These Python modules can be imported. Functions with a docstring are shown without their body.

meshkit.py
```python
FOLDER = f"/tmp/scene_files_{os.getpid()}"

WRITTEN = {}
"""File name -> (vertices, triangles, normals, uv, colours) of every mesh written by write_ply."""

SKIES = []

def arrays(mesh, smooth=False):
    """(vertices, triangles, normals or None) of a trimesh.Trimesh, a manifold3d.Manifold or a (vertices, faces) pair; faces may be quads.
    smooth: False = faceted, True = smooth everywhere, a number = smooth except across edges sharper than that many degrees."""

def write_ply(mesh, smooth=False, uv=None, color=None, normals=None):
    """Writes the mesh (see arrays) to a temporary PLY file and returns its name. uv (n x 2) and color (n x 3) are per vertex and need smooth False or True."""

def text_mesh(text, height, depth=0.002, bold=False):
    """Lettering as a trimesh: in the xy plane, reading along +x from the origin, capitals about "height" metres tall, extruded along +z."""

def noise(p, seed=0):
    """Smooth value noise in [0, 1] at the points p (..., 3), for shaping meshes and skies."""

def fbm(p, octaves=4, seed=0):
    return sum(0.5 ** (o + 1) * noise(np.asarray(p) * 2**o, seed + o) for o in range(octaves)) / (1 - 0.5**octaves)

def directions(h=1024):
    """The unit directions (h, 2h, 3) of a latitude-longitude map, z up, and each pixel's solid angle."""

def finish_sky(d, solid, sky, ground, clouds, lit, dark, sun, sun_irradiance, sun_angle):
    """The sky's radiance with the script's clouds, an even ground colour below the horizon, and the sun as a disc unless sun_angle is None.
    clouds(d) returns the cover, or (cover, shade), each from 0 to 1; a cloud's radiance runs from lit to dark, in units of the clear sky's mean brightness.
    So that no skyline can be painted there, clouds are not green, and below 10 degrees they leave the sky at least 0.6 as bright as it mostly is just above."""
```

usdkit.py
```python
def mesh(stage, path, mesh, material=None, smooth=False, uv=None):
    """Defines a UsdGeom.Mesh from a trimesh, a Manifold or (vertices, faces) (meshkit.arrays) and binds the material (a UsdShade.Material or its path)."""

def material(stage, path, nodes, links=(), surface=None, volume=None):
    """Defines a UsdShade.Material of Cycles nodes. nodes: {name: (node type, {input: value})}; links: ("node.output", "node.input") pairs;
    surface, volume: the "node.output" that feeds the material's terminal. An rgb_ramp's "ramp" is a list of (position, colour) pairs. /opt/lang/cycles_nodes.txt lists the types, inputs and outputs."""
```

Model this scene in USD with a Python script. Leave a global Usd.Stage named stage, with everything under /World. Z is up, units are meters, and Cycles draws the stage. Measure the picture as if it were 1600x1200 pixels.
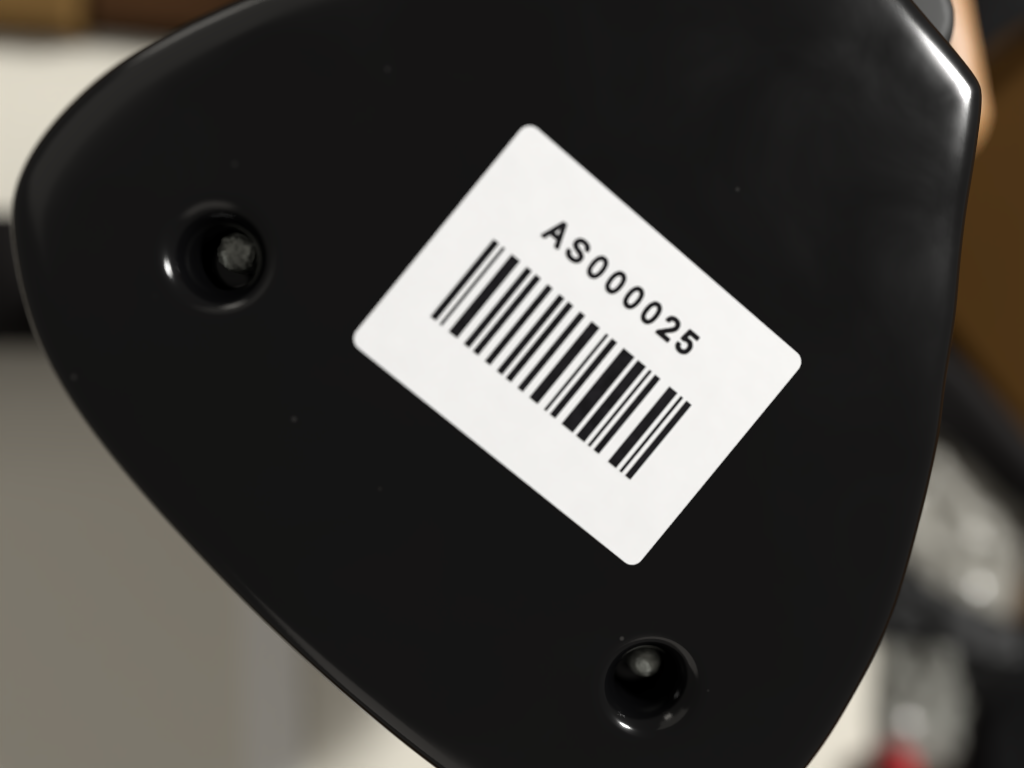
import math, random
import numpy as np, trimesh, manifold3d as m3, shapely
from shapely.geometry import Polygon, Point, box as sbox
from shapely import affinity
from scipy.spatial import Delaunay
from scipy.interpolate import PchipInterpolator, CubicSpline
from scipy.spatial.transform import Rotation as Ro
from pxr import Usd, UsdGeom, UsdLux, UsdShade, Sdf, Gf, Vt
import usdkit, meshkit

random.seed(7)
rng = np.random.default_rng(7)
stage = Usd.Stage.CreateInMemory()
UsdGeom.SetStageUpAxis(stage, UsdGeom.Tokens.z)
UsdGeom.SetStageMetersPerUnit(stage, 1.0)
UsdGeom.Xform.Define(stage, '/World')
UsdGeom.Scope.Define(stage, '/World/Looks')

# ------------------------------------------------------------------ camera: a phone held above the desk, looking straight down
HC, F = 0.158, 1202.0                      # height over the desk; focal length in picture widths of 1600
cam = UsdGeom.Camera.Define(stage, '/World/camera')
cam.AddTranslateOp().Set(Gf.Vec3d(0, 0, HC))
cam.CreateHorizontalApertureAttr(36.0)
cam.CreateVerticalApertureAttr(27.0)
cam.CreateFocalLengthAttr(36.0 * F / 1600)
cam.CreateFStopAttr(36.0 * F / 1600 / 10.0)
cam.CreateFocusDistanceAttr(0.0871)
cam.CreateClippingRangeAttr(Gf.Vec2f(0.01, 100))
cam.CreateExposureAttr(0.0)

# ------------------------------------------------------------------ lamps: ceiling light panels and the dim room
def lamp(name, pos, target, w, h, inten, col=(1, 1, 1)):
    L = UsdLux.RectLight.Define(stage, '/World/' + name)
    z = np.array(pos, float) - np.array(target, float); z /= np.linalg.norm(z)
    x = np.cross([0, 0, 1], z); x /= np.linalg.norm(x); y = np.cross(z, x)
    M = Gf.Matrix4d(*x, 0, *y, 0, *z, 0, *map(float, pos), 1)
    L.AddTransformOp().Set(M)
    L.CreateWidthAttr(w); L.CreateHeightAttr(h); L.CreateIntensityAttr(inten); L.CreateColorAttr(Gf.Vec3f(*col))
    return L
lamp('ceiling_lamp', (1.26, 0.54, 0.98), (0, 0, 0.05), 0.28, 0.085, 395.0, (1.0, 0.99, 0.965))
lamp('ceiling_lamp_001', (1.46, 0.60, 0.98), (0, 0, 0.05), 0.28, 0.085, 150.0, (1.0, 0.99, 0.965))
lamp('second_ceiling_lamp', (-0.80, 1.25, 0.85), (0, 0, 0.05), 0.42, 0.30, 3.5, (1.0, 0.95, 0.87))
lamp('ceiling_panel', (-0.95, 1.22, 1.75), (-0.3, 0.6, 0.0), 2.2, 1.1, 0.42, (1.0, 0.95, 0.86))
lamp('ceiling_panel_001', (-0.2, -2.6, 1.5), (0, 0, 0.05), 3.0, 1.4, 0.65, (1.0, 0.93, 0.85))
dome = UsdLux.DomeLight.Define(stage, '/World/room_light')
dome.CreateIntensityAttr(0.048); dome.CreateColorAttr(Gf.Vec3f(1.0, 0.95, 0.89))

# ------------------------------------------------------------------ materials
def P(**k): return ('principled_bsdf', k)
def simple(name, col, rough=0.5, bump=None, var=0.0, scale=40.0, **k):
    n = {'p': P(base_color=col, roughness=rough, **k), 'tc': ('texture_coordinate', {})}
    l = []
    if var:
        n['nz'] = ('noise_texture', {'scale': scale, 'detail': 4.0})
        n['r'] = ('rgb_ramp', {'ramp': [(0.3, tuple(c * (1 - var) for c in col)), (0.7, tuple(min(1, c * (1 + var)) for c in col))]})
        l += [('tc.object', 'nz.vector'), ('nz.fac', 'r.fac'), ('r.color', 'p.base_color')]
    if bump:
        n['bn'] = ('noise_texture', {'scale': bump[0], 'detail': 3.0})
        n['b'] = ('bump', {'strength': bump[1], 'distance': bump[2]})
        l += [('tc.object', 'bn.vector'), ('bn.fac', 'b.height'), ('b.normal', 'p.normal')]
    return usdkit.material(stage, '/World/Looks/' + name, n, l, surface='p.BSDF')

M = {}
# glossy black moulded plastic with sparse dust and faint handling smears
M['black_plastic'] = usdkit.material(stage, '/World/Looks/black_plastic', {
    'tc': ('texture_coordinate', {}),
    'v': ('voronoi_texture', {'scale': 260.0, 'randomness': 1.0}),
    'vs': ('map_range', {'from_min': 0.03, 'from_max': 0.085, 'to_min': 1.0, 'to_max': 0.0, 'clamp': True}),
    'vr': ('separate_color', {}),
    'pick': ('math', {'math_type': 'greater_than', 'value2': 0.90}),
    'dust': ('math', {'math_type': 'multiply'}),
    'sm': ('noise_texture', {'scale': 60.0, 'detail': 5.0, 'distortion': 0.6}),
    'rr': ('map_range', {'from_min': 0.35, 'from_max': 0.7, 'to_min': 0.12, 'to_max': 0.21, 'clamp': True}),
    'mixc': ('mix', {'color1': (0.0022, 0.0022, 0.0025), 'color2': (0.032, 0.031, 0.03)}),
    'bn': ('noise_texture', {'scale': 55.0, 'detail': 2.0}),
    'b': ('bump', {'strength': 0.05, 'distance': 0.0004}),
    'p': P(roughness=0.2, specular_ior_level=0.40)},
    [('tc.object', 'v.vector'), ('v.distance', 'vs.value'), ('v.color', 'vr.color'), ('vr.r', 'pick.value1'),
     ('vs.result', 'dust.value1'), ('pick.value', 'dust.value2'), ('dust.value', 'mixc.fac'), ('mixc.color', 'p.base_color'),
     ('tc.object', 'sm.vector'), ('sm.fac', 'rr.value'), ('rr.result', 'p.roughness'),
     ('tc.object', 'bn.vector'), ('bn.fac', 'b.height'), ('b.normal', 'p.normal')], surface='p.BSDF')
M['satin'] = simple('satin_black_plastic', (0.012, 0.0125, 0.012), 0.55, specular_ior_level=0.3)
M['black_film'] = simple('black_plastic_film', (0.005, 0.005, 0.005), 0.5, specular_ior_level=0.16)
M['brown_card'] = simple('plain_brown_cardboard', (0.056, 0.0255, 0.0043), 0.85, var=0.08, scale=25.0, specular_ior_level=0.05)
M['white_plastic'] = simple('white_plastic', (0.90, 0.885, 0.84), 0.5)
M['bore'] = simple('dark_bore_plastic', (0.004, 0.004, 0.004), 0.35)
M['sticker'] = simple('sticker_paper', (0.85, 0.855, 0.865), 0.42, var=0.012, scale=300.0, bump=(110.0, 0.10, 0.0008))
M['ink'] = simple('thermal_print_ink', (0.007, 0.0065, 0.008), 0.6, var=0.6, scale=700.0, specular_ior_level=0.1)
M['screw_metal'] = simple('tarnished_screw_metal', (0.25, 0.26, 0.235), 0.45, var=0.5, scale=900.0, metallic=0.35, bump=(1200.0, 0.5, 0.0003))
M['paper'] = simple('cream_white_paper', (0.80, 0.765, 0.665), 0.7)
M['wood'] = usdkit.material(stage, '/World/Looks/brown_desk_wood', {
    'tc': ('texture_coordinate', {}), 'mp': ('mapping', {'scale': (6.0, 60.0, 6.0)}),
    'n': ('noise_texture', {'scale': 2.0, 'detail': 6.0, 'distortion': 0.8}),
    'r': ('rgb_ramp', {'ramp': [(0.3, (0.050, 0.0225, 0.0035)), (0.7, (0.060, 0.0275, 0.0047))]}),
    'p': P(roughness=0.8, specular_ior_level=0.04)},
    [('tc.object', 'mp.vector'), ('mp.vector', 'n.vector'), ('n.fac', 'r.fac'), ('r.color', 'p.base_color')], surface='p.BSDF')
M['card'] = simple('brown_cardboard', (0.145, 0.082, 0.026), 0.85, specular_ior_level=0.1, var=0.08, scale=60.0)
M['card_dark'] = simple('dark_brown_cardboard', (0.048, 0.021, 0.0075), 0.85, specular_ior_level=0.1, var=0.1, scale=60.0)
M['rubber'] = simple('black_rubber', (0.006, 0.005, 0.005), 0.75, bump=(300.0, 0.2, 0.0004), specular_ior_level=0.15)
M['grey_rubber'] = simple('dark_grey_rubber', (0.016, 0.016, 0.015), 0.6, specular_ior_level=0.3)
M['pouch'] = simple('black_fabric', (0.006, 0.006, 0.0065), 0.85, bump=(700.0, 0.4, 0.0005), specular_ior_level=0.1)
M['red'] = simple('red_plastic', (0.42, 0.012, 0.018), 0.35)
M['skin'] = usdkit.material(stage, '/World/Looks/skin', {
    'tc': ('texture_coordinate', {}), 'n': ('noise_texture', {'scale': 140.0, 'detail': 4.0}),
    'r': ('rgb_ramp', {'ramp': [(0.3, (0.38, 0.20, 0.075)), (0.7, (0.44, 0.24, 0.10))]}),
    'bn': ('noise_texture', {'scale': 900.0, 'detail': 3.0}), 'b': ('bump', {'strength': 0.25, 'distance': 0.0004}),
    'p': P(roughness=0.45, subsurface_weight=0.15, subsurface_scale=0.004)},
    [('tc.object', 'n.vector'), ('n.fac', 'r.fac'), ('r.color', 'p.base_color'), ('tc.object', 'bn.vector'), ('bn.fac', 'b.height'), ('b.normal', 'p.normal')], surface='p.BSDF')
M['nail'] = simple('fingernail', (0.68, 0.42, 0.32), 0.25)
M['sleeve'] = simple('dark_sleeve_cloth', (0.02, 0.02, 0.022), 0.8, bump=(900.0, 0.4, 0.0006))
M['film'] = usdkit.material(stage, '/World/Looks/clear_plastic_film', {
    't': ('transparent_bsdf', {'color': (0.93, 0.94, 0.92)}),
    'p': P(base_color=(0.40, 0.385, 0.34), roughness=0.16), 'm': ('mix_closure', {'fac': 0.72})},
    [('t.BSDF', 'm.closure1'), ('p.BSDF', 'm.closure2')], surface='m.closure')
M['smoke_film'] = usdkit.material(stage, '/World/Looks/smoky_plastic_film', {
    't': ('transparent_bsdf', {'color': (0.9, 0.9, 0.88)}),
    'p': P(base_color=(0.30, 0.30, 0.27), roughness=0.12), 'm': ('mix_closure', {'fac': 0.75})},
    [('t.BSDF', 'm.closure1'), ('p.BSDF', 'm.closure2')], surface='m.closure')

# ------------------------------------------------------------------ helpers
def uniq(path):
    if not stage.GetPrimAtPath(path): return path
    k = 1
    while stage.GetPrimAtPath(f'{path}_{k:03d}'): k += 1
    return f'{path}_{k:03d}'
def tag(prim, label=None, cat=None, group=None, kind=None):
    for k, v in (('label', label), ('category', cat), ('group', group), ('kind', kind)):
        if v: prim.SetCustomDataByKey(k, v)
    return prim
def thing(name, label, cat, loc=(0, 0, 0), matrix=None, group=None):
    x = UsdGeom.Xform.Define(stage, uniq('/World/' + name))
    if matrix is not None: x.AddTransformOp().Set(matrix)
    else: x.AddTranslateOp().Set(Gf.Vec3d(*loc))
    return tag(x.GetPrim(), label, cat, group)
def obj(name, mesh, mat, parent=None, smooth=False, label=None):
    base = str(parent.GetPath()) if parent is not None else '/World'
    m = usdkit.mesh(stage, uniq(base + '/' + name), mesh, M[mat], smooth=smooth)
    return tag(m.GetPrim(), label)
def W(px, py, h=0.0):
    """World point (metres) at height h over the desk that lies on the photograph's line of sight px, py."""
    d = HC - h
    return np.array([(px - 800) / F * d, -(py - 600) / F * d, h])
def capsule_chain(pts, radii, seg=14):
    return [m3.Manifold.batch_hull([m3.Manifold.sphere(float(ra), seg * 2).translate(tuple(map(float, a))), m3.Manifold.sphere(float(rb), seg * 2).translate(tuple(map(float, b)))])
            for a, b, ra, rb in zip(pts[:-1], pts[1:], radii[:-1], radii[1:])]
def to_tm(man):
    me = man.to_mesh()
    t = trimesh.Trimesh(np.array(me.vert_properties[:, :3]), np.array(me.tri_verts), process=True)
    return t
def tube(pts, r, seg=18, n=60, closed_caps=True):
    pts = np.asarray(pts, float); t = np.linspace(0, 1, len(pts)); c = CubicSpline(t, pts)
    s = np.linspace(0, 1, n); p = c(s); d = c(s, 1); d /= np.linalg.norm(d, axis=1)[:, None]
    ref = np.array([0, 0, 1.0]); V = []
    for a, b in zip(p, d):
        x = np.cross(ref, b); x /= np.linalg.norm(x) + 1e-12; y = np.cross(b, x)
        for k in range(seg):
            th = 2 * math.pi * k / seg; V.append(a + r * (math.cos(th) * x + math.sin(th) * y))
    Fc = []
    for i in range(n - 1):
        for k in range(seg):
            a, b = i * seg + k, i * seg + (k + 1) % seg
            Fc += [[a, b, b + seg], [a, b + seg, a + seg]]
    V += [p[0], p[-1]]
    for k in range(seg):
        Fc += [[len(V) - 2, (k + 1) % seg, k], [len(V) - 1, (n - 1) * seg + k, (n - 1) * seg + (k + 1) % seg]]
    return trimesh.Trimesh(np.array(V), np.array(Fc), process=False)
def rbox(sx, sy, sz, r, seg=8):
    s = m3.Manifold.sphere(r, seg * 4)
    return m3.Manifold.batch_hull([s.translate((a * (sx / 2 - r), b * (sy / 2 - r), c * (sz / 2 - r))) for a in (-1, 1) for b in (-1, 1) for c in (-1, 1)])

# ------------------------------------------------------------------ setting: the desk top
desk = trimesh.creation.box((1.2, 0.9, 0.03)); desk.apply_translation((0, 0, -0.015))
tag(obj('desk', desk, 'wood'), kind='structure')

# a large white sheet: its top edge and right edge are in view
c0, ex = W(1474, 217)[:2], (W(1474, 217) - W(0, 40))[:2]
ex /= np.linalg.norm(ex); ey = np.array([-ex[1], ex[0]])
sheet = Polygon([c0, c0 - ex * 0.297, c0 - ex * 0.297 - ey * 0.21, c0 - ey * 0.21])
sh = trimesh.creation.extrude_polygon(sheet, 0.0004, engine='earcut'); sh.apply_translation((0, 0, 0.0006))
tag(obj('paper_sheet', sh, 'paper'), 'large cream white paper sheet lying on the desk under the black shell', 'paper')

# ------------------------------------------------------------------ the black shell, in its own frame (x across, y up the symmetry axis, z out of the face), millimetres
Rm = Ro.from_rotvec([0.0410, -0.0913, 0.6850]).as_matrix()
Tm = np.array([7.6114, -3.6258, 83.5325])
ang = math.radians(6.456)
e1 = np.array([math.cos(ang), math.sin(ang), 0]); e2 = np.array([math.sin(ang), -math.cos(ang), 0])
mid = np.array([-2.871, 20.591, 0])
cam2w = np.diag([1.0, -1.0, -1.0])
ax = [cam2w @ Rm @ v for v in (e1, e2, np.array([0, 0, -1.0]))]
org = cam2w @ (Rm @ mid + Tm) / 1000 + np.array([0, 0, HC])
SM = Gf.Matrix4d(*ax[0], 0, *ax[1], 0, *ax[2], 0, *map(float, org), 1)
def S(p, q, z=0.0):
    """World point of a shell-frame point given in millimetres."""
    return org + (ax[0] * p + ax[1] * q + ax[2] * z) / 1000

half = [(0, 75.6), (4.5, 75.6), (9, 75.5), (11.2, 75.1), (12.8, 74.1), (15.3, 71.4), (18.2, 67.9), (20.9, 64.5), (25, 59.8), (29.4, 55.0), (33.7, 49.7), (37.9, 44.8),
        (42.2, 38.8), (46.5, 32.2), (50.2, 25.6), (53.0, 18.5), (55.2, 11), (56.3, 4), (56.2, -3), (55, -8.5), (52.8, -12.5), (49.1, -16.0),
        (44.6, -19.1), (40.3, -21.3), (33.3, -23.5), (24.6, -25.0), (14.7, -25.9), (0, -26.4)]
pts = half + [(-a, b) for a, b in half[-2:0:-1]]
pts = np.array(pts + [pts[0]], float)
tt = np.r_[0, np.cumsum(np.linalg.norm(np.diff(pts, axis=0), axis=1) ** 0.5)]
cs = CubicSpline(tt, pts, bc_type='periodic')
out = cs(np.linspace(0, tt[-1], 900, endpoint=False))
outline = Polygon(out).buffer(-0.8, quad_segs=24)
HOLES = [(-33.5, 0.0), (33.5, 0.0)]
prof = PchipInterpolator([0, 0.12, 0.45, 1.0, 1.8, 3.0, 5.0, 8.0, 13.0, 60], [-3.6, -2.7, -1.85, -1.15, -0.68, -0.36, -0.15, -0.04, 0, 0])
hole = PchipInterpolator([0, 2.9, 3.25, 3.35, 3.45, 3.66, 4.15, 4.7, 5.35, 6.05, 7.0, 100], [-9.5, -9.5, -9.2, -6.5, -3.6, -2.7, -1.72, -1.0, -0.42, -0.1, 0, 0])
P2 = []
for d in (0.0, 0.06, 0.12, 0.25, 0.45, 0.7, 1.0, 1.4, 1.8, 2.4, 3.0, 4.0, 5.0, 6.5, 8.0, 10.5, 13.0):
    g = outline if d == 0 else outline.buffer(-d, quad_segs=16)
    n = int(g.exterior.length / (0.32 if d < 2 else 0.6))
    P2.append(np.array([g.exterior.interpolate(i / n, normalized=True).coords[0] for i in range(n)]))
for hx, hy in HOLES:
    for r in (1.5, 3.0, 3.3, 3.45, 3.5, 3.55, 3.6, 3.66, 3.72, 3.82, 3.95, 4.15, 4.4, 4.7, 5.0, 5.35, 5.7, 6.05, 6.4, 7.0):
        n = 180
        th = np.arange(n) / n * 2 * math.pi
        P2.append(np.c_[hx + r * np.cos(th), hy + r * np.sin(th)])
gx, gy = np.meshgrid(np.arange(-44, 45, 1.2), np.arange(-14, 64, 1.2)); G = np.c_[gx.ravel(), gy.ravel()]
inner = outline.buffer(-13.6)
keep = shapely.contains_xy(inner, G[:, 0], G[:, 1])
for hx, hy in HOLES: keep &= np.hypot(G[:, 0] - hx, G[:, 1] - hy) > 7.4
P2.append(G[keep]); n0 = len(P2[0]); P2 = np.vstack(P2)
tri = Delaunay(P2).simplices
cen = P2[tri].mean(1)
tri = tri[shapely.contains_xy(outline.buffer(0.005), cen[:, 0], cen[:, 1])]
dist = shapely.distance(outline.exterior, shapely.points(P2)); dist[:n0] = 0
Z = prof(dist)
for hx, hy in HOLES: Z = Z + hole(np.hypot(P2[:, 0] - hx, P2[:, 1] - hy))
a, b, c = P2[tri[:, 0]], P2[tri[:, 1]], P2[tri[:, 2]]
sgn = (b[:, 0] - a[:, 0]) * (c[:, 1] - a[:, 1]) - (b[:, 1] - a[:, 1]) * (c[:, 0] - a[:, 0])
tri[sgn < 0] = tri[sgn < 0][:, ::-1]
tri = tri[np.abs(sgn) > 1e-9]
# wall rings continue the face so that the edge shades smoothly
ring = P2[:n0]; V = [np.c_[P2, Z]]; Fs = [tri]; prev = np.arange(n0); base = len(P2)
rp = Polygon(ring)
ccw = rp.exterior.is_ccw
for inset, z in ((0.03, -5.5), (0.15, -12), (0.45, -21), (1.0, -23.4), (2.4, -24.0)):
    tng = np.roll(ring, -1, 0) - np.roll(ring, 1, 0); nn = np.c_[tng[:, 1], -tng[:, 0]]; nn /= np.linalg.norm(nn, axis=1)[:, None]
    if not ccw: nn = -nn
    V.append(np.c_[ring - nn * inset, np.full(n0, z)]); cur = base + np.arange(n0); base += n0
    q = np.c_[prev, np.roll(prev, -1), np.roll(cur, -1), cur]
    if ccw: q = q[:, ::-1]
    Fs += [q[:, [0, 1, 2]], q[:, [0, 2, 3]]]; prev = cur
face = trimesh.Trimesh(np.vstack(V) / 1000, np.vstack(Fs), process=False)
shell = thing('plastic_shell', 'glossy black plastic shell held by a hand, with white barcode sticker and two screw holes', 'plastic shell', matrix=SM)
fm = UsdGeom.Mesh(obj('face_plate', face, 'black_plastic', shell, smooth=True))
NN = np.array(fm.GetNormalsAttr().Get())
for hx, hy in HOLES:
    r_ = np.hypot(P2[:, 0] - hx, P2[:, 1] - hy); k_ = np.nonzero((r_ < 7.2) & (r_ > 0.1))[0]; g_ = hole.derivative()(r_[k_])
    nv = np.c_[-g_ * (P2[k_, 0] - hx) / r_[k_], -g_ * (P2[k_, 1] - hy) / r_[k_], np.ones(len(k_))]
    NN[k_] = nv / np.linalg.norm(nv, axis=1)[:, None]
fm.GetNormalsAttr().Set(Vt.Vec3fArray.FromNumpy(NN.astype(np.float32)))
back = trimesh.creation.extrude_polygon(outline.buffer(-2.0).simplify(0.05), 1.0, engine='earcut'); back.apply_translation((0, 0, -24.6)); back.apply_scale(0.001)
obj('back_plate', back, 'bore', shell)
tab = m3.Manifold.batch_hull([m3.Manifold.sphere(2.6, 32).translate((4.6 * math.cos(t_), q + 4.6 * math.sin(t_), z_)) for q in (60, 76.6) for z_ in (-10.0, -30.0) for t_ in np.linspace(0, 2 * math.pi, 41)[:-1]])
tab = to_tm(tab); tab.apply_scale(0.001)
obj('holding_tab', tab, 'satin', shell, smooth=30)
for k, (hx, hy) in enumerate(HOLES):
    r_ = 2.1 if k == 0 else 1.9
    prof2 = [(0, -9.4), (r_ * 0.98, -9.4), (r_, -5.2), (r_ * 0.95, -4.75), (r_ * 0.72, -4.4), (r_ * 0.4, -4.25), (0.0, -4.2)] if k == 0 else [(0, -9.4), (r_, -9.4), (r_, -4.9), (r_ * 0.92, -4.3), (r_ * 0.72, -3.8), (r_ * 0.4, -3.5), (0.0, -3.4)]
    s = trimesh.creation.revolve(np.array(prof2), sections=48)
    cx, cy = hx - (0.0 if k == 0 else 0.55), hy + 1.2
    m = m3.Manifold(m3.Mesh(np.array(s.vertices, np.float32), np.array(s.faces, np.uint32))) if s.is_watertight else None
    s = to_tm(m.refine_to_length(0.25))
    s.vertices = s.vertices + s.vertex_normals * ((meshkit.fbm(s.vertices * (1.5 if k == 0 else 0.9) + 5, 3, 21 + k) - 0.5) * (0.75 if k == 0 else 0.15))[:, None]
    s.apply_translation((cx, cy, 0)); s.apply_scale(0.001)
    obj('screw', s, 'screw_metal', shell, smooth=35, label='grey metal screw head with a worn lumpy top deep in its hole' if k == 0 else 'dark rounded screw post deep in its hole')

# the sticker: 40 x 30 mm, its print as thin ink
LC = ((-mid[:2]) @ e1[:2], (-mid[:2]) @ e2[:2])
def on_label(mesh, z):
    """u right, v up on the sticker (mm, about its centre) to the shell frame."""
    m = mesh.copy(); m.apply_transform(trimesh.transformations.rotation_matrix(ang, (0, 0, 1))); m.apply_translation((LC[0], LC[1], z)); m.apply_scale(0.001); return m
lab = trimesh.creation.extrude_polygon(sbox(-18.7, -13.7, 18.7, 13.7).buffer(1.3, quad_segs=12), 0.12, engine='earcut')
sticker = obj('label_sticker', on_label(lab, 0.03), 'sticker', shell, label='white rectangular sticker with rounded corners, barcode and serial number')

bars = '2112322122222122223211224131112331112'      # bar, space, bar ... in modules, as printed
x, w = -15.0, 28.25 / 68
for i, ch in enumerate(bars):
    x2 = x + int(ch) * w
    if i % 2 == 0:
        bm = trimesh.creation.box((x2 - x - 0.07, 10.65, 0.02)); bm.apply_translation(((x + x2) / 2, -2.22, 0))
        obj('bar', on_label(bm, 0.175), 'ink', sticker.GetPrim() if hasattr(sticker, 'GetPrim') else sticker)
    x = x2
for ch, uc, wid in zip('AS000025', (-10.15, -7.22, -4.45, -1.88, 0.68, 3.24, 5.82, 8.38), (2.5, 2.1, 1.78, 1.78, 1.78, 1.78, 1.85, 1.85)):
    g = meshkit.text_mesh(ch, 2.72, 0.02, bold=True)
    up_ = g.face_normals[:, 2] > 0.9
    pg = shapely.union_all([Polygon(t_[:, :2]) for t_ in g.triangles[up_]]).buffer(0.075)
    g = trimesh.util.concatenate([trimesh.creation.extrude_polygon(p_, 0.02, engine='earcut') for p_ in getattr(pg, 'geoms', [pg])])
    lo, hi = g.bounds
    g.apply_translation((-(lo[0] + hi[0]) / 2, -(lo[1] + hi[1]) / 2, 0)); g.apply_scale((wid / (hi[0] - lo[0]), 2.78 / (hi[1] - lo[1]), 1))
    g.apply_translation((uc, 7.98, 0))
    obj('letter' if ch in 'AS' else 'digit', on_label(g, 0.165), 'ink', sticker)

# ------------------------------------------------------------------ the hand that holds the shell by its neck, fingers behind
def C(px, py, depth):
    """World point at a given depth (mm) under the camera on a line of sight."""
    return np.array([(px - 800) / F * depth, -(py - 600) / F * depth, HC * 1000 - depth])
J = {
    'index': [C(1190, -600, 124), C(1318, -255, 121), C(1402, -20, 119), C(1456, 188, 117.5)],
    'middle': [C(1080, -660, 126), C(1190, -230, 124), C(1225, 40, 121), C(1240, 235, 119)],
    'ring': [C(890, -640, 127), C(985, -240, 125), C(1020, 10, 122), C(1035, 185, 119)],
    'little': [C(715, -580, 127), C(790, -260, 126), C(820, -70, 123), C(840, 90, 120)],
    'thumb': [C(1330, -1150, 118), C(1420, -800, 102), C(1330, -520, 86), C(1210, -330, 78)],
}
RAD = {'index': [10.5, 9.3, 8.6, 7.5], 'middle': [10.5, 9.4, 8.8, 7.7], 'ring': [10, 9, 8.4, 7.4], 'little': [9.2, 8, 7.4, 6.6], 'thumb': [13, 11, 10.2, 8.8]}
wrist = [C(1010, -1520, 128), C(1010, -1900, 126), C(1000, -2600, 120)]
parts_ = []
for k in J:
    parts_ += capsule_chain(J[k], RAD[k])
palm_pts = [(J['index'][0], 11.5), (J['middle'][0], 11.5), (J['ring'][0], 11.5), (J['little'][0], 10.5), (wrist[0] + [14, 0, 0], 14), (wrist[0] - [14, 0, 0], 13)]
parts_.append(m3.Manifold.batch_hull([m3.Manifold.sphere(r, 28).translate(tuple(map(float, p))) for p, r in palm_pts]))
parts_.append(m3.Manifold.batch_hull([m3.Manifold.sphere(r, 28).translate(tuple(map(float, p))) for p, r in ((J['thumb'][0], 13), (J['index'][0], 11), (wrist[0] + [12, 0, 0], 14))]))
fo = [(wrist[0], 17, 14), (wrist[1], 19, 16), (wrist[2], 23, 21)]
for (a_, s1, r1), (b_, s2, r2) in zip(fo[:-1], fo[1:]):
    parts_.append(m3.Manifold.batch_hull([m3.Manifold.sphere(r, 28).translate(tuple(map(float, p + [sx, 0, 0]))) for p, r, sp in ((a_, r1, s1), (b_, r2, s2)) for sx in (-sp + r * 0.8, sp - r * 0.8)]))
hand = m3.Manifold.batch_boolean(parts_, m3.OpType.Add).refine_to_length(2.2)
ht = to_tm(hand)
trimesh.smoothing.filter_taubin(ht, lamb=0.5, nu=0.51, iterations=14)
nrm = ht.vertex_normals
ht.vertices = ht.vertices + nrm * ((meshkit.fbm(ht.vertices / 5.0, 3, 5) - 0.5) * 0.5)[:, None]
# knuckle creases
for k in J:
    for j, p in enumerate(J[k][1:3]):
        dd = J[k][j + 2] - J[k][j]; dd /= np.linalg.norm(dd)
        rel = ht.vertices - p; al = rel @ dd; rad = np.linalg.norm(rel - al[:, None] * dd, axis=1)
        ht.vertices = ht.vertices - ht.vertex_normals * (0.45 * np.exp(-(al / 1.1) ** 2) * (rad < 13))[:, None]
ht.apply_scale(0.001)
person = thing('person', "hand holding the black shell from behind, one bare finger showing past its top right corner", 'person')
obj('hand', ht, 'skin', person, smooth=True)
for k in J:
    a_, b_ = J[k][2], J[k][3]; dd = (b_ - a_) / np.linalg.norm(b_ - a_)
    up = np.array([0, 0, -1.0]) if k != 'thumb' else np.array([0.55, 0.2, 0.8])
    up = up - (up @ dd) * dd; up /= np.linalg.norm(up); sd = np.cross(up, dd)
    nl = trimesh.creation.icosphere(3, 1.0); r = RAD[k][3]
    v = nl.vertices * np.array([r * 0.62, r * 0.8, 1.1]); v[:, 2] -= (v[:, 0] / r) ** 2 * 2.2
    nl = trimesh.Trimesh((b_ + dd * r * 0.15 + up * (r * 0.93)) + v[:, :1] * sd + v[:, 1:2] * dd + v[:, 2:] * up, nl.faces, process=False)
    nl.apply_scale(0.001)
    obj('nail', nl, 'nail', person, smooth=True)
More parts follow.
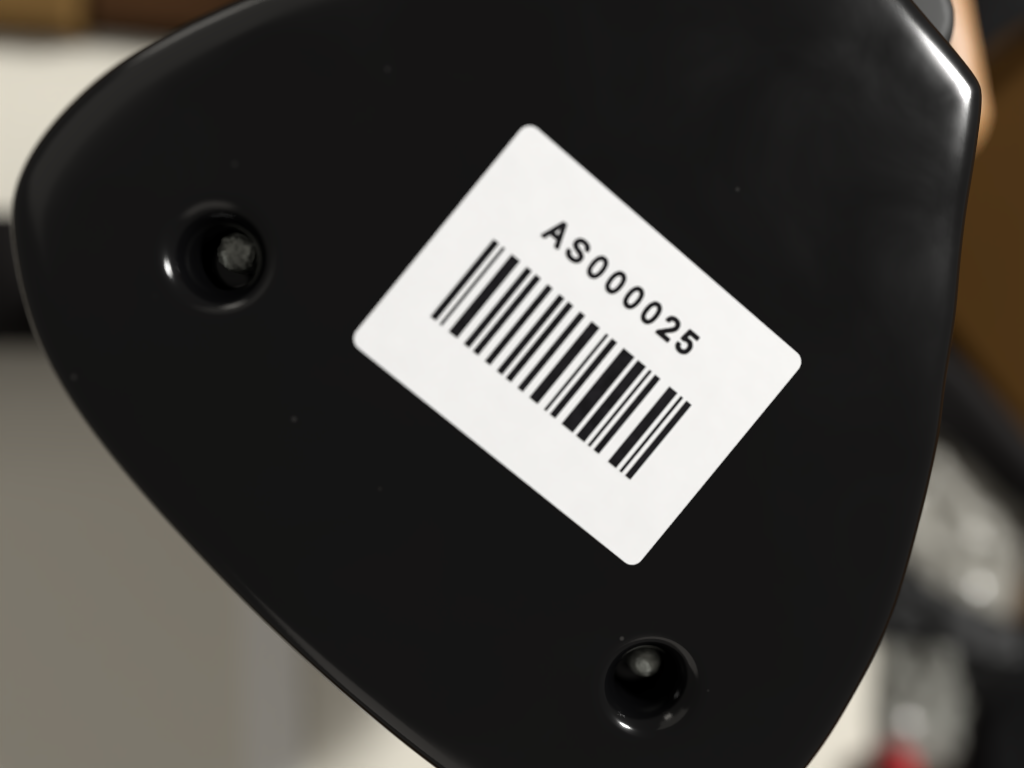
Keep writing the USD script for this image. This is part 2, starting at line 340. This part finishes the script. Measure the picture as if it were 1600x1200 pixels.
slv = tube([wrist[1] / 1000, (wrist[1] + wrist[2]) / 2000, wrist[2] / 1000 + [0, 0.03, 0]], 0.0265, 32, 30)
obj('sleeve', slv, 'sleeve', person, smooth=60)

# ------------------------------------------------------------------ things on the desk
def carton(name, label, px0, py0, px1, py1, hgt, mat, rot=0.0, cat='box'):
    """A closed carton with two top flaps meeting at a seam."""
    p0, p1 = W(px0, py1, hgt), W(px1, py0, hgt)
    sx, sy = p1[0] - p0[0], p1[1] - p0[1]
    t = thing(name, label, cat, ((p0[0] + p1[0]) / 2, (p0[1] + p1[1]) / 2, 0))
    body = trimesh.util.concatenate([trimesh.creation.box((sx, sy, hgt), transform=trimesh.transformations.translation_matrix((0, 0, hgt / 2 + 0.001)))])
    obj('carton_body', body, mat, t)
    for sgn_ in (-1, 1):
        fl = to_tm(rbox(sx * 0.985, sy / 2 - 0.0008, 0.003, 0.0012, 4)); fl.apply_translation((0, sgn_ * sy / 4, hgt + 0.0026)); obj('flap', fl, mat, t, smooth=40)
    UsdGeom.Xformable(t).AddRotateZOp().Set(rot)
    return t
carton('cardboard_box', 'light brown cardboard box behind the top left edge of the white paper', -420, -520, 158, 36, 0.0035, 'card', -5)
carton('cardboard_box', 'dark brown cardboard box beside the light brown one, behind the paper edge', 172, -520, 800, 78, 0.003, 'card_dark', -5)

# black plug and cable end at the left edge
pw = W(-84, 432, 0.018)
pl = thing('power_adapter', 'black rubbery power adapter at the left edge of the paper beside the shell', 'adapter', (pw[0], pw[1], 0))
bd = to_tm(rbox(0.046, 0.0250, 0.0175, 0.0035, 8)); bd.apply_translation((-0.0075, 0, 0.0099)); obj('adapter_body', bd, 'rubber', pl, smooth=40)
st = tube([(0.018, 0.001, 0.010), (0.026, 0.001, 0.010), (0.035, 0.0, 0.009)], 0.0055, 20, 14); obj('strain_relief', st, 'rubber', pl, smooth=50)
cb = tube([(0.034, 0, 0.009), (0.06, -0.004, 0.005), (0.10, 0.006, 0.0035), (0.13, 0.0, 0.0035)], 0.0022, 14, 40); obj('cable', cb, 'rubber', pl, smooth=50)

# a flat brown carton at the right, a black cable running along its lower edge
fc = [W(1330, 330, 0.006), W(1480, 520, 0.006), W(1604, 690, 0.006), W(1840, 990, 0.006), W(2240, 640, 0.006), W(1730, -20, 0.006)]
cn = thing('cardboard_box', 'flat brown cardboard carton at the right edge, its lower edge above the black cable', 'box')
lid = Polygon([q[:2] for q in fc]).buffer(-0.001).buffer(0.001)
l_ = trimesh.creation.extrude_polygon(lid, 0.0052, engine='earcut'); l_.apply_translation((0, 0, 0.0008)); obj('carton_body', l_, 'brown_card', cn)
fl = trimesh.creation.extrude_polygon(lid.buffer(-0.0012), 0.0007, engine='earcut'); fl.apply_translation((0, 0, 0.0061)); obj('flap', fl, 'brown_card', cn)
cab = thing('black_cable', 'thick black cable running down along the edge of the flat brown carton at the right', 'cable')
obj('cable_jacket', tube([W(1300, 470, 0.005), W(1400, 530, 0.005), W(1490, 610, 0.005), W(1590, 718, 0.005), W(1720, 830, 0.005), W(1900, 930, 0.005)], 0.0042, 24, 80), 'rubber', cab, smooth=50)
obj('cable_jacket', tube([W(1280, 540, 0.004), W(1390, 585, 0.004), W(1480, 655, 0.004), W(1590, 758, 0.004), W(1720, 880, 0.004), W(1880, 990, 0.004)], 0.0034, 20, 80), 'rubber', cab, smooth=50)
# a dark pouch at the top right
def pouch(name, label, cat, corners, hgt, mat, seed, amp=0.18, n=70):
    """A soft bag lying on the desk: a quilted pillow over the quadrilateral."""
    c = [W(*p)[:2] for p in corners]
    u, v = np.meshgrid(np.linspace(0, 1, n), np.linspace(0, 1, n))
    xy = ((1 - u) * (1 - v))[..., None] * c[0] + (u * (1 - v))[..., None] * c[1] + (u * v)[..., None] * c[2] + ((1 - u) * v)[..., None] * c[3]
    e = (np.clip(16 * u * (1 - u) * v * (1 - v), 0, 1)) ** 0.42
    q = np.dstack([xy / 0.018, np.zeros_like(u)])
    f1 = np.abs(meshkit.fbm(q, 4, seed) - 0.5) * 2
    f2 = np.abs(meshkit.fbm(q * 2.3 + 7, 3, seed + 3) - 0.5) * 2
    f3 = np.abs(meshkit.fbm(q * 5.0 + 2, 2, seed + 6) - 0.5) * 2
    z = 0.0012 + hgt * e * (1 - amp * 2.4 * (1 - f1)) + hgt * amp * (0.9 * (f2 - 0.5) + 0.35 * (f3 - 0.5)) * e
    z = np.maximum(z, 0.0012 + 0.0008 * e)
    jit = np.dstack([meshkit.noise(q * 0.7 + 3, seed + 8) - 0.5, meshkit.noise(q * 0.7 + 9, seed + 9) - 0.5]) * 0.010
    xy = xy + jit
    top = np.dstack([xy, z]).reshape(-1, 3); bot = np.dstack([xy, np.full_like(z, 0.0010)]).reshape(-1, 3)
    Fc = []; id_ = np.arange(n * n).reshape(n, n)
    qd = np.stack([id_[:-1, :-1], id_[:-1, 1:], id_[1:, 1:], id_[1:, :-1]], -1).reshape(-1, 4)
    A_, B_ = c[1] - c[0], c[3] - c[0]
    if A_[0] * B_[1] - A_[1] * B_[0] < 0: qd = qd[:, ::-1]
    edge = np.r_[id_[0, :-1], id_[:-1, -1], id_[-1, :0:-1], id_[:0:-1, 0]]
    sd = np.c_[edge, np.roll(edge, -1), np.roll(edge, -1) + n * n, edge + n * n]
    if A_[0] * B_[1] - A_[1] * B_[0] >= 0: sd = sd[:, ::-1]
    Fq = np.vstack([qd, qd[:, ::-1] + n * n, sd])
    return trimesh.Trimesh(np.vstack([top, bot]), np.vstack([Fq[:, [0, 1, 2]], Fq[:, [0, 2, 3]]]), process=False)
def bag(name, label, cat, corners, hgt, mat, seed, amp=0.18, child='film', smooth=True):
    t = thing(name, label, cat)
    obj(child, pouch(name, label, cat, corners, hgt, mat, seed, amp), mat, t, smooth=smooth)
    return t
bag('black_pouch', 'black fabric pouch at the top right beyond the fingertip', 'pouch', [(1400, -300), (1720, -330), (1640, 40), (1470, 140)], 0.008, 'pouch', 3, 0.1, 'cloth')
b1 = bag('plastic_bag', 'crumpled clear plastic bag right of the shell, under the thick black cable', 'plastic bag', [(1300, 600), (1590, 720), (1600, 985), (1290, 830)], 0.010, 'film', 11, 0.32, smooth=20)
b2 = bag('plastic_bag', 'smaller smoky plastic bag at the bottom right, above the red plug', 'plastic bag', [(1335, 985), (1490, 985), (1560, 1190), (1385, 1215)], 0.010, 'smoke_film', 23, 0.34, smooth=20)
bag('black_pouch', 'black fabric pouch filling the bottom right corner beside the red plug', 'pouch', [(1500, 1010), (1900, 900), (1900, 1500), (1470, 1400)], 0.012, 'pouch', 5, 0.12, 'cloth')
bag('plastic_bag', 'crumpled glossy black plastic bag lying between the clear bag and the smoky bag', 'plastic bag', [(1310, 845), (1700, 1015), (1760, 1240), (1330, 985)], 0.009, 'black_film', 31, 0.30, smooth=20)
# a narrow white strip, half in the shell's shadow
stx = thing('white_strip', 'narrow white strip lying along the paper in the shadow below the lower left shell edge', 'strip')
sl = Polygon([W(384, 820)[:2], W(470, 820)[:2], W(486, 1400)[:2], W(396, 1400)[:2]])
m_ = trimesh.creation.extrude_polygon(sl.buffer(-0.0008).buffer(0.0008), 0.0016, engine='earcut'); m_.apply_translation((0, 0, 0.0012)); obj('strip_band', m_, 'white_plastic', stx)
# red plug with its grey lead
rp_ = thing('red_plug', 'small red plastic plug at the bottom edge beside the smoky bag', 'plug', W(1385, 1222, 0))
rb = to_tm(rbox(0.0056, 0.018, 0.007, 0.0018, 6)); rb.apply_translation((0, 0, 0.0047)); obj('plug_body', rb, 'red', rp_, smooth=40)
for dx in (-0.002, 0.002):
    pr = to_tm(rbox(0.0012, 0.009, 0.003, 0.0005, 4)); pr.apply_translation((dx, -0.0138, 0.0052)); obj('prong', pr, 'screw_metal', rp_, smooth=40)
